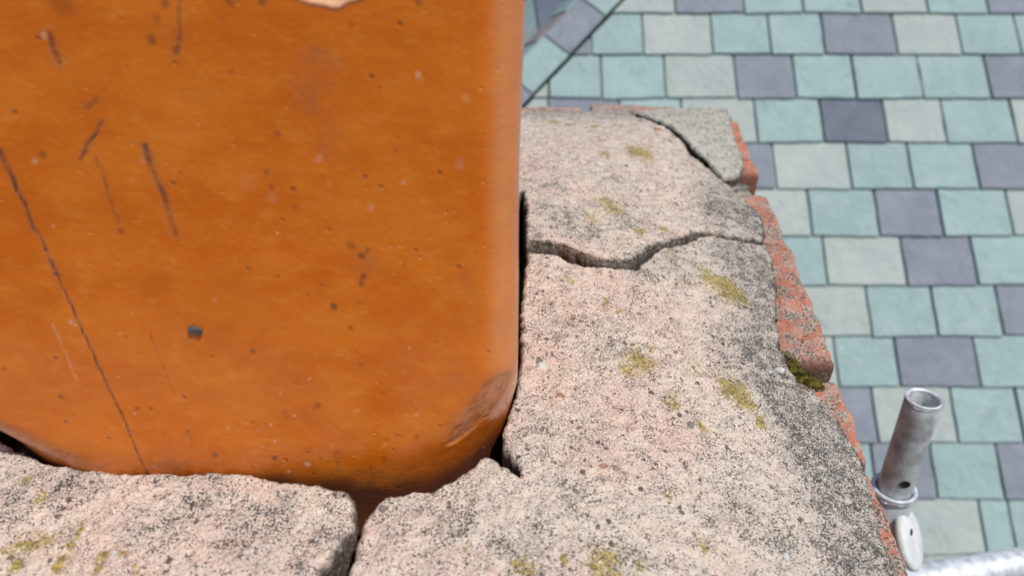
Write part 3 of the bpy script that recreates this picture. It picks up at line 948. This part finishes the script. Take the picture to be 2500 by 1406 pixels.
# D: the piece in front of the pot
D_top = [(-40, 1050), (0, 1076), (40, 1104), (85, 1122), (140, 1130), (200, 1141), (280, 1150), (350, 1158), (430, 1156), (520, 1155), (640, 1164), (700, 1172), (760, 1180), (805, 1188), (840, 1194), (866, 1210), (870, 1232), (850, 1290), (812, 1362), (785, 1415), (760, 1460)]
pd = xy(D_top, 0.002)
polyD = pd + [(-0.150, 0.19), (-0.155, 0.13), tuple(stack_pt(0.06, 0.87)), tuple(stack_pt(0.29, 0.87)), (-0.40, 0.39)]
D_piece = slab('mortar_slab', polyD, 0.0010, MORTAR, seed=12, lift=lambda V: 0.002 + 0 * V[:, 0], amp=0.0026, rnd=0.0034, rim_soot=lambda V: 0.08 + 0.85 * smooth(-0.165, -0.14, V[:, 0]) * smooth(0.335, 0.315, V[:, 1]), grit=1300)
tag(D_piece, 'pale mortar slab with dark pits in front of the orange pot, left of the gap', 'mortar slab')

# small stones set in the mortar
def pebble(px, size, mat, parent, lift=0.0, seed=0):
    c = cast([px], lift)[0]
    V, Fq = brick_mesh(size, size * 0.8, size * 0.6, size / 4, seed, rad=size * 0.25, rough=size * 0.05, chip=size * 0.05)
    me = mesh('pebble', V, Fq)
    o = link('pebble', me, mat, parent)
    o.location = c + np.array([0, 0, -size * 0.08])
    o.rotation_euler = (random.uniform(-.3, .3), random.uniform(-.3, .3), random.uniform(0, 3))
for i, (px, sz, m, par) in enumerate([((1432, 1187), .0075, STONE, C_piece), ((1424, 1280), .0055, STONE_PALE, C_piece), ((1322, 893), .0085, STONE_PALE, C_piece), ((1316, 880), .006, STONE, C_piece), ((1368, 966), .0065, STONE_RED, C_piece),
        ((1685, 1040), .0075, STONE, C_piece), ((1918, 1356), .005, STONE_PALE, C_piece), ((1903, 903), .007, STONE_PALE, C_piece), ((1205, 1135), .0035, STONE_RED, C_piece),
        ((1605, 318), .010, STONE_RED, B_piece), ((1580, 316), .007, STONE, B_piece), ((1633, 348), .010, STONE, B_piece), ((935, 1240), .0045, STONE, C_piece), ((630, 1280), .004, STONE_PALE, D_piece), ((35, 1118), .0055, STONE_RED, D_piece)]):
    pebble(px, sz, m, par, 0.004 if par is B_piece else 0.0, 100 + i)

# moss in the open joint between two bricks
def moss_tuft(name, path, width, n, parent, seed):
    rg = np.random.default_rng(seed)
    P = onplane(path, BRICK_TOP - 0.004)
    V, Fc = [], []
    seglen = np.linalg.norm(np.diff(P, axis=0), axis=1)
    cum = np.r_[0, np.cumsum(seglen)]
    for i in range(n):
        t = rg.uniform(0, cum[-1])
        k = min(np.searchsorted(cum, t, 'right') - 1, len(P) - 2)
        q = P[k] + (P[k + 1] - P[k]) * ((t - cum[k]) / seglen[k])
        q = q + np.array([rg.normal(0, width * .45), rg.normal(0, width * .45), 0])
        q[2] = BRICK_TOP - 0.006 + rg.uniform(0, 0.006)
        d = rg.normal(0, 0.55, 3); d[2] = 1.0; d /= np.linalg.norm(d)
        L = rg.uniform(0.002, 0.0045); r = rg.uniform(0.0004, 0.0008)
        u = np.cross(d, rg.normal(0, 1, 3)); u /= np.linalg.norm(u); w = np.cross(d, u)
        b0 = len(V)
        for a in (0, 2.094, 4.189):
            V.append(q + (u * math.cos(a) + w * math.sin(a)) * r)
        V.append(q + d * L)
        Fc += [(b0, b0 + 1, b0 + 3), (b0 + 1, b0 + 2, b0 + 3), (b0 + 2, b0, b0 + 3)]
    o = link(name, mesh(name, V, Fc), MOSS, parent)
    return tag(o, kind='stuff')
mo = moss_tuft('moss', [(1912, 872), (1935, 903), (1960, 928), (1984, 948), (1997, 957)], 0.0062, 4200, None, 4)
tag(mo, 'dark green moss growing in the open joint beside the lower bricks', 'moss')
mo = moss_tuft('moss', [(1768, 441), (1776, 446), (1784, 449)], 0.006, 700, None, 5)
tag(mo, 'small moss tuft in the corner under the grey mortar fragment', 'moss')

# ------------------------------------------------------------------ the chimney pot
CX, CY, HW, HD, RC = -0.1650, 0.4925, 0.1668, 0.1675, 0.060
Z0, Z1 = -0.366, 0.30
def pot_profile(n_front, n_side, n_corner, n_back, rl, rr_):
    """plan of the pot, starting at the left of the front face and going right: points and outward normals"""
    pts, nr = [], []
    x0, x1, y0, y1 = -HW, HW, -HD, HD
    def run(a, b, n, nm):
        for t in np.linspace(0, 1, n, endpoint=False):
            pts.append((a[0] + (b[0] - a[0]) * t, a[1] + (b[1] - a[1]) * t)); nr.append(nm)
    def arc(cx, cy, rc, a0, n):
        for t in np.linspace(0, 1, n, endpoint=False):
            a = math.radians(a0 + 90 * t)
            pts.append((cx + rc * math.cos(a), cy + rc * math.sin(a))); nr.append((math.cos(a), math.sin(a)))
    run((x0 + rl, y0), (x1 - rr_, y0), n_front, (0, -1)); arc(x1 - rr_, y0 + rr_, rr_, -90, n_corner)
    run((x1, y0 + rr_), (x1, y1 - RC), n_side, (1, 0)); arc(x1 - RC, y1 - RC, RC, 0, 10)
    run((x1 - RC, y1), (x0 + RC, y1), n_back, (0, 1)); arc(x0 + RC, y1 - RC, RC, 90, 10)
    run((x0, y1 - RC), (x0, y0 + rl), n_back, (-1, 0)); arc(x0 + rl, y0 + rl, rl, 180, n_corner)
    return np.array(pts), np.array(nr)
def pot_ring(z):
    """the corners are tight on the wall of the pot and open out towards its foot"""
    k = float(smooth(-0.235, -0.315, z))
    return pot_profile(270, 24, 110, 12, 0.030 + 0.085 * k, 0.021 + 0.060 * k)
zs = np.concatenate([np.linspace(Z0, -0.335, 6, endpoint=False), np.linspace(-0.335, -0.035, 340, endpoint=False), np.linspace(-0.035, Z1, 24)])
prof, pn = pot_ring(0.0)
nu, nz = len(prof), len(zs)
def pot_point(p, nrm, z, off):
    k = 1 + 0.020 * (z + 0.31)                               # slightly wider upwards
    lean = 0.010 * (z + 0.31)
    swell = 0.010 * smooth(0.22, 0.28, z)                     # rim at the top
    curl = -0.006 * smooth(-0.285, -0.345, z)                # the foot turns in a little
    return np.stack([CX + p[:, 0] * k + lean + nrm[:, 0] * (off + swell + curl), CY + p[:, 1] * k + nrm[:, 1] * (off + swell + curl), z], 1)
RG_ = [pot_ring(z) for z in zs]
PP = np.concatenate([q[0] for q in RG_]); NN = np.concatenate([q[1] for q in RG_]); ZZ = np.repeat(zs, nu)
Vp = pot_point(PP, NN, ZZ, np.zeros(len(ZZ)))
Vp = pot_point(PP, NN, ZZ, fbm(Vp, 7, 2, 3) * 0.0016 + fbm(Vp, 45, 2, 4) * 0.00025)
def project(V):
    yc = V[:, 1] * CP - V[:, 2] * SP
    zc = V[:, 1] * SP + V[:, 2] * CP
    return np.stack([1250 + F * V[:, 0] / yc, 703 - F * zc / yc], 1)
front = (NN[:, 0] * (0 - Vp[:, 0]) + NN[:, 1] * (0 - Vp[:, 1])) > 0
UV = project(Vp); UV[~front] = 1e6
def on_pot(px):
    out = []
    for u, v in px:
        k = np.argmin((UV[:, 0] - u) ** 2 + (UV[:, 1] - v) ** 2)
        out.append(Vp[k])
    return np.array(out)
dark = np.zeros(len(Vp)); pale = np.zeros(len(Vp)); dull = np.zeros(len(Vp)); chip = np.zeros(len(Vp)); sink = np.zeros(len(Vp))
wobble = np.stack([fbm(Vp, 130, 3, 21), fbm(Vp, 130, 3, 22), fbm(Vp, 130, 3, 23)], 1) * 0.0007
breakup = fbm(Vp, 240, 3, 25)
breakup2 = fbm(Vp, 700, 2, 27)
MM = 0.001
def scratch(px, w, k, kind='dark', broken=0.5, taper=True):
    P = on_pot(px)
    tot = len(P) - 1
    for i in range(tot):
        d, t = seg_dist(Vp + wobble, P[i], P[i + 1])
        ww = w * (1 + 0.35 * breakup)
        m = smooth(ww * 1.3, ww * 0.3, d + ww * 0.5 * breakup2) * k * np.clip(1 - broken * smooth(-0.15, 0.3, breakup), 0, 1)
        if kind == 'dark':
            dark[:] = np.maximum(dark, m); dull[:] = np.maximum(dull, smooth(ww * 3.2, ww, d) * k * 0.7)
            sink[:] = np.maximum(sink, m * 0.0004)
        elif kind == 'pale': pale[:] = np.maximum(pale, m)
        elif kind == 'dull': dull[:] = np.maximum(dull, m)
scratch([(-30, 330), (12, 400), (70, 520), (112, 610), (150, 690), (215, 838), (262, 942), (300, 1022), (330, 1092), (362, 1160)], 0.62 * MM, 0.95, broken=0.35)
scratch([(0, 365), (45, 465), (85, 560)], 1.1 * MM, 0.7)
scratch([(116, 85), (130, 120), (145, 155)], 1.4 * MM, 0.75)
scratch([(437, 0), (436, 70), (430, 132)], 0.8 * MM, 0.6)
scratch([(437, 110), (432, 130)], 1.3 * MM, 0.6)
scratch([(252, 297), (230, 338), (196, 390)], 0.8 * MM, 0.75)
scratch([(235, 240), (212, 268)], 1.2 * MM, 0.35)
scratch([(357, 355), (370, 410), (392, 465), (408, 512)], 1.25 * MM, 0.75)
scratch([(408, 512), (420, 545), (428, 570)], 1.6 * MM, 0.5)
scratch([(232, 385), (255, 450), (275, 510), (292, 545)], 0.6 * MM, 0.5)
scratch([(355, 790), (380, 850), (425, 960)], 0.35 * MM, 0.4)
scratch([(440, 808), (455, 845)], 0.3 * MM, 0.4)
scratch([(818, 1105), (826, 1150)], 0.4 * MM, 0.7)
scratch([(458, 1050), (470, 1095)], 0.4 * MM, 0.5)
scratch([(905, 1140), (908, 1168)], 0.5 * MM, 0.7)
scratch([(150, 962), (180, 1015)], 0.3 * MM, 0.35)
scratch([(126, 790), (160, 860), (195, 940)], 0.7 * MM, 0.22, 'pale', 0.8)
def spots(lst, kind):
    for (u, v, r, k) in lst:
        c = on_pot([(u, v)])[0]
        rr = r / F * 0.42
        d = np.linalg.norm((Vp + wobble - c) * np.array([1, 1, 0.85]), axis=1)
        m = smooth(rr * 1.35, rr * 0.4, d + rr * 0.5 * breakup) * k * (0.65 if kind == 'pale' and r > 5 else 0.85)
        {'dark': dark, 'pale': pale, 'dull': dull}[kind][:] = np.maximum({'dark': dark, 'pale': pale, 'dull': dull}[kind], m)
spots([(142, 155, 7, .8), (370, 100, 10, .6), (380, 45, 6, .4), (433, 128, 8, .6), (296, 565, 7, .7), (678, 325, 6, .6), (444, 420, 4, .7), (650, 420, 5, .5), (660, 455, 6, .5), (722, 505, 5, .5), (818, 748, 8, .8), (883, 625, 8, .7), (895, 610, 7, .6),
       (860, 600, 10, .5), (885, 675, 8, .7), (882, 690, 7, .7), (985, 650, 6, .5), (880, 742, 6, .5), (857, 800, 7, .5), (306, 822, 4, .8), (614, 857, 6, .8), (566, 180, 6, .4), (545, 50, 4, .4), (862, 60, 6, .5), (148, 968, 6, .7), (170, 1107, 6, .8),
       (368, 995, 5, .7), (460, 1052, 4, .8), (668, 1116, 7, .8), (778, 990, 8, .6), (1019, 1067, 5, .7), (10, 900, 6, .6), (525, 1110, 10, .5), (937, 1120, 8, .4), (640, 5, 8, .6), (560, 8, 7, .5), (400, 3, 8, .6), (1025, 8, 8, .6), (150, 3, 25, .3),
       (100, 378, 7, .6), (880, 890, 7, .4), (965, 365, 6, .4), (930, 210, 4, .5), (1155, 1100, 5, .5), (1030, 1150, 4, .6), (820, 1040, 4, .5)], 'dark')
spots([(1022, 183, 7, .6), (780, 388, 7, .35), (985, 443, 5, .4), (175, 785, 6, .6), (184, 795, 3, .7), (670, 1078, 4, .8), (752, 1134, 7, .7), (705, 1150, 5, .7), (330, 1008, 3, .8), (556, 1043, 3, .8), (600, 1036, 3, .7), (662, 1038, 3, .7), (638, 1090, 4, .6),
       (754, 925, 3, .8), (720, 1015, 3, .8), (684, 960, 3, .6), (940, 1085, 4, .6), (1020, 1010, 4, .6), (378, 1140, 3, .8), (1137, 240, 9, .25), (1120, 400, 12, .2), (665, 485, 12, .15), (600, 445, 18, .07), (107, 82, 6, .5), (905, 505, 8, .3), (345, 395, 8, .2),
       (1208, 1010, 4, .5), (1180, 1090, 3, .6), (870, 1000, 3, .6), (810, 1085, 3, .6), (85, 395, 5, .4), (288, 920, 3, .5), (130, 555, 4, .4), (525, 730, 4, .35), (800, 450, 5, .3), (1000, 850, 3, .5)], 'pale')
spots([(770, 180, 50, .4), (745, 235, 30, .5), (800, 320, 40, .4), (790, 360, 25, .4), (460, 240, 20, .2), (650, 430, 16, .4), (885, 640, 40, .35), (1130, 700, 35, .35), (1150, 740, 30, .25), (1110, 925, 30, .4), (870, 900, 20, .25), (1160, 680, 25, .3), (415, 545, 14, .6),
       (1000, 1130, 60, .25), (700, 1150, 70, .3), (930, 1170, 50, .35), (850, 380, 14, .3), (640, 1165, 60, .35), (420, 1140, 60, .25), (210, 1110, 50, .25)], 'dull')
# worn patch on the corner
cw = on_pot([(1105, 1078), (1160, 1020), (1215, 945)])
for i in range(2):
    d, t = seg_dist(Vp + wobble * 1.5, cw[i], cw[i + 1])
    wid = 0.0085 * (0.5 + 0.9 * (t if i == 0 else 1 - 0.3 * t))
    m = smooth(wid * 1.15, wid * 0.5, d + wid * 0.25 * breakup)
    ax_ = (cw[2] - cw[0]) / np.linalg.norm(cw[2] - cw[0])
    al_ = (Vp - cw[0]) @ ax_
    streak = fbm(np.stack([al_ * 0.22, np.linalg.norm(Vp - cw[0] - al_[:, None] * ax_, axis=1) * np.sign(Vp[:, 0] - cw[0][0] - al_ * ax_[0]), al_ * 0], 1), 900, 3, 33) + 0.35 * breakup2
    pale[:] = np.maximum(pale, m * (0.05 + 0.13 * smooth(-0.1, 0.4, streak)))
    dull[:] = np.maximum(dull, smooth(wid * 1.7, wid * 0.8, d) * 0.38)
    dark[:] = np.maximum(dark, m * smooth(0.0, 0.35, -streak) * 0.45)
    dark[:] = np.maximum(dark, smooth(wid * 1.25, wid * 1.0, d) * smooth(wid * 0.7, wid * 0.95, d) * smooth(-0.2, 0.3, breakup) * 0.3)
    sink[:] = np.maximum(sink, m * 0.0012)
# pale reflection painted down the right arris
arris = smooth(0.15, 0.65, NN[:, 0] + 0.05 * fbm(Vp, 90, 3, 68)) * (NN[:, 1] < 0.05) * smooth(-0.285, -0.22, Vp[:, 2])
chip[:] = np.maximum(chip, arris * 0.34)  # painted reflection, carried in the chip channel
# chip out of the glaze at the top of the picture
cc = on_pot([(705, 0), (760, 12), (815, 18), (860, 8), (900, 0)])
ctr = on_pot([(800, 2)])[0] + np.array([0, 0, 0.0085])
dx, dz = (Vp[:, 0] + wobble[:, 0] * 2 - ctr[0]) / 0.0195, (Vp[:, 2] + wobble[:, 2] * 2 - ctr[2]) / 0.0110
rad = np.sqrt(dx ** 2 + dz ** 2) + (Vp[:, 1] > CY) * 9
m = smooth(1.02, 0.95, rad)
chip[:] = np.maximum(chip, m)
dark[:] = np.maximum(dark, smooth(0.93, 1.0, rad) * smooth(1.12, 1.03, rad) * 0.7)
sink[:] = np.maximum(sink, smooth(1.05, 0.7, rad) * 0.0022)
dark[:] = np.maximum(dark, smooth(-0.302, -0.326, Vp[:, 2] + 0.008 * fbm(Vp, 60, 4, 66)) * 0.88)  # darkness of the gap painted onto the buried foot
# contact shade painted around the foot, with small dark flecks
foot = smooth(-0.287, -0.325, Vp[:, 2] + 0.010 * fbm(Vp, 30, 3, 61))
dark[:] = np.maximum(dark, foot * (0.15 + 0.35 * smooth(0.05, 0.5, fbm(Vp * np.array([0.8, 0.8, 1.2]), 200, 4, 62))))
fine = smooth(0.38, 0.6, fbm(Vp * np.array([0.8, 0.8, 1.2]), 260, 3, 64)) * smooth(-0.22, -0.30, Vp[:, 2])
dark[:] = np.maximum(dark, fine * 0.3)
Vp = Vp - np.c_[NN * sink[:, None], np.zeros(len(Vp))]
idx = np.arange(nu * nz).reshape(nz, nu)
nxt = np.roll(idx, -1, 1)
quads = np.stack([idx[:-1], nxt[:-1], nxt[1:], idx[1:]], -1).reshape(-1, 4)
# the rim and the inside of the pot
inner_z = [Z1, Z1 - 0.02, 0.1, -0.1, Z0]
rings_v = [Vp]; base = len(Vp); last = idx[-1]
for k, z in enumerate(inner_z):
    zz = np.full(nu, z + (0.004 if k == 0 else 0))
    pr_, pn_ = pot_ring(z)
    r = pot_point(pr_, pn_, zz, np.full(nu, -0.012 if k == 0 else -0.022 - 0.010 * smooth(0.22, 0.28, z)))
    ids = np.arange(nu) + base
    quads = np.concatenate([quads, np.stack([last, np.roll(last, -1), np.roll(ids, -1), ids], 1)])
    rings_v.append(r); base += nu; last = ids
Va = np.concatenate(rings_v)
wear_and_light = np.zeros((len(Va), 4)); wear_and_light[:len(Vp)] = np.stack([dark, pale, dull, chip], 1)
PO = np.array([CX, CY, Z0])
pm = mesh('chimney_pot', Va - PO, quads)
paint(pm, 'wear_and_light', wear_and_light)
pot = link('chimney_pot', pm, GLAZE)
pot.location = PO
tag(pot, 'square orange glazed terracotta chimney pot with rounded corners and dark scratches', 'chimney pot')
c = on_pot([(476, 806)])[0]
V, Fq = brick_mesh(0.0064, 0.0026, 0.0046, 0.0006, 5, rad=0.0013, rough=0.0008, chip=0.0008)
gr = link('grit_chip', mesh('grit_chip', V @ np.array([[0, 1, 0], [1, 0, 0], [0, 0, 1]]), Fq[:, ::-1]), STONE_DARK, pot)
gr.location = c + np.array([0, -0.0005, 0]) - PO
gr.rotation_euler = (0, 0.35, 0)

# ------------------------------------------------------------------ scaffolding
def tube(p0, p1, r, wall, n=40, rim=0.0015, closed=False):
    """open steel tube with real wall thickness and rounded lips"""
    p0, p1 = np.asarray(p0, float), np.asarray(p1, float)
    d = (p1 - p0); L = np.linalg.norm(d); d /= L
    u = np.cross(d, [0.31, 0.9, 0.2]); u /= np.linalg.norm(u); w = np.cross(d, u)
    pr = [(0.0, r - wall), (0, r - rim), (rim, r)] + [(L * k / 12, r) for k in range(1, 12)] + [(L - rim, r), (L, r - rim), (L, r - wall + rim), (L - rim, r - wall), (L * 0.5, r - wall), (0.0, r - wall)]
    V, Fc = [], []
    for (s, q) in pr[:-1]:
        for i in range(n):
            a = 2 * math.pi * i / n
            V.append(p0 + d * s + (u * math.cos(a) + w * math.sin(a)) * q)
    m = len(pr) - 1
    for k in range(m):
        k2 = (k + 1) % m
        for i in range(n):
            j = (i + 1) % n
            Fc.append((k * n + i, k * n + j, k2 * n + j, k2 * n + i)[::-1])
    return V, Fc
def ringband(c, d, r0, r1, h, n=40):
    V, Fc = tube(np.asarray(c) - np.asarray(d) * h / 2, np.asarray(c) + np.asarray(d) * h / 2, r1, r1 - r0, n, rim=min(0.002, h / 3))
    return V, Fc
UX, UY = 0.455, 0.683
upr = empty('scaffold_upright', 'grey upright scaffold tube with open top and white coupler disc', 'scaffold pole', (UX, UY, -8.0))
UO = np.array([UX, UY, -8.0])
def up(name, VF, mat, sm=True):
    V, Fc = VF
    o = link(name, mesh(name, np.asarray(V) - UO, Fc, sm), mat, upr)
    return o
tilt = np.array([0.0, 0, 1.0])
sp = up('spigot', tube((UX, UY, -0.72), (UX, UY, -0.5365), 0.0192, 0.0036), STEEL)
up('rim', ringband((UX, UY, -0.5365), (0, 0, 1), 0.0157, 0.0197, 0.005), BRIGHT)
up('tube', tube((UX, UY, -8.0), (UX, UY, -0.672), 0.02415, 0.0034), STEEL)
up('collar', ringband((UX, UY, -0.671), (0, 0, 1), 0.0205, 0.0262, 0.008), BRIGHT)
# pin hole through the spigot, a dark slot with a raised lip
def slot(c, nrm, rx, rz, depth):
    nrm = np.asarray(nrm, float); nrm /= np.linalg.norm(nrm)
    u = np.cross([0, 0, 1], nrm); u /= np.linalg.norm(u); w = np.cross(nrm, u)
    V, Fc = [], []
    n = 20
    for off, k in ((0.0004, 1.0), (0.0008, 0.86), (0.0003, 0.8)):
        for i in range(n):
            a = 2 * math.pi * i / n
            V.append(np.asarray(c) + nrm * off + u * math.cos(a) * rx * k + w * math.sin(a) * rz * k)
    for k in range(2):
        for i in range(n):
            j = (i + 1) % n
            Fc.append((k * n + i, k * n + j, (k + 1) * n + j, (k + 1) * n + i))
    Fc.append(tuple(range(2 * n, 3 * n)))
    return V, Fc
HOLE = plain('pin_hole_dark', (0.012, 0.012, 0.013), 0.9)
hd = np.array([-0.10, -0.99, 0]); hd /= np.linalg.norm(hd)
up('pin_hole', slot(np.array([UX, UY, -0.645]) + hd * 0.0190, hd, 0.0062, 0.0055, 0.004), HOLE)
# coupler disc below the joint
dn = np.array([0.75, -0.45, 0.5]); dn /= np.linalg.norm(dn)
dc = np.array([UX + 0.018, UY - 0.03, -0.722])
def disc(c, d, r, h, n=48):
    d = np.asarray(d); u = np.cross(d, [0, 0, 1.0]); u /= np.linalg.norm(u); w = np.cross(d, u)
    pr = [(-h / 2, r - 0.002), (-h / 2 + 0.002, r), (h / 2 - 0.002, r), (h / 2, r - 0.003), (h / 2, r * 0.4)]
    V, Fc = [], []
    for s, q in pr:
        for i in range(n):
            a = 2 * math.pi * i / n
            V.append(np.asarray(c) + d * s + (u * math.cos(a) + w * math.sin(a)) * q)
    for k in range(len(pr) - 1):
        for i in range(n):
            j = (i + 1) % n
            Fc.append((k * n + i, k * n + j, (k + 1) * n + j, (k + 1) * n + i))
    Fc.append(tuple(range((len(pr) - 1) * n, len(pr) * n)))
    Fc.append(tuple(range(n - 1, -1, -1)))
    return V, Fc
cd = up('coupler_disc', disc(dc, dn, 0.036, 0.010), ZINC)
up('disc_slot', slot(dc + dn * 0.0052 + (np.array([0.0, 0, 0.012]) - dn * (0.012 * dn[2])), dn, 0.0055, 0.003, 0.004), HOLE)

def point(px, depth):
    return rays([px])[0] * depth
p1, p2 = point((2010, 1452), 1.20), point((2800, 1322), 1.36)
led = empty('scaffold_rail', 'bright galvanised scaffold tube lying level at the lower right', 'scaffold pole', tuple((p1 + p2) / 2))
LO = (p1 + p2) / 2
dd = (p2 - p1) / np.linalg.norm(p2 - p1)
V, Fc = tube(p1 - dd * 0.25, p2 + dd * 1.2, 0.0242, 0.0034, 48)
link('tube', mesh('tube', np.asarray(V) - LO, Fc), BRIGHT, led)
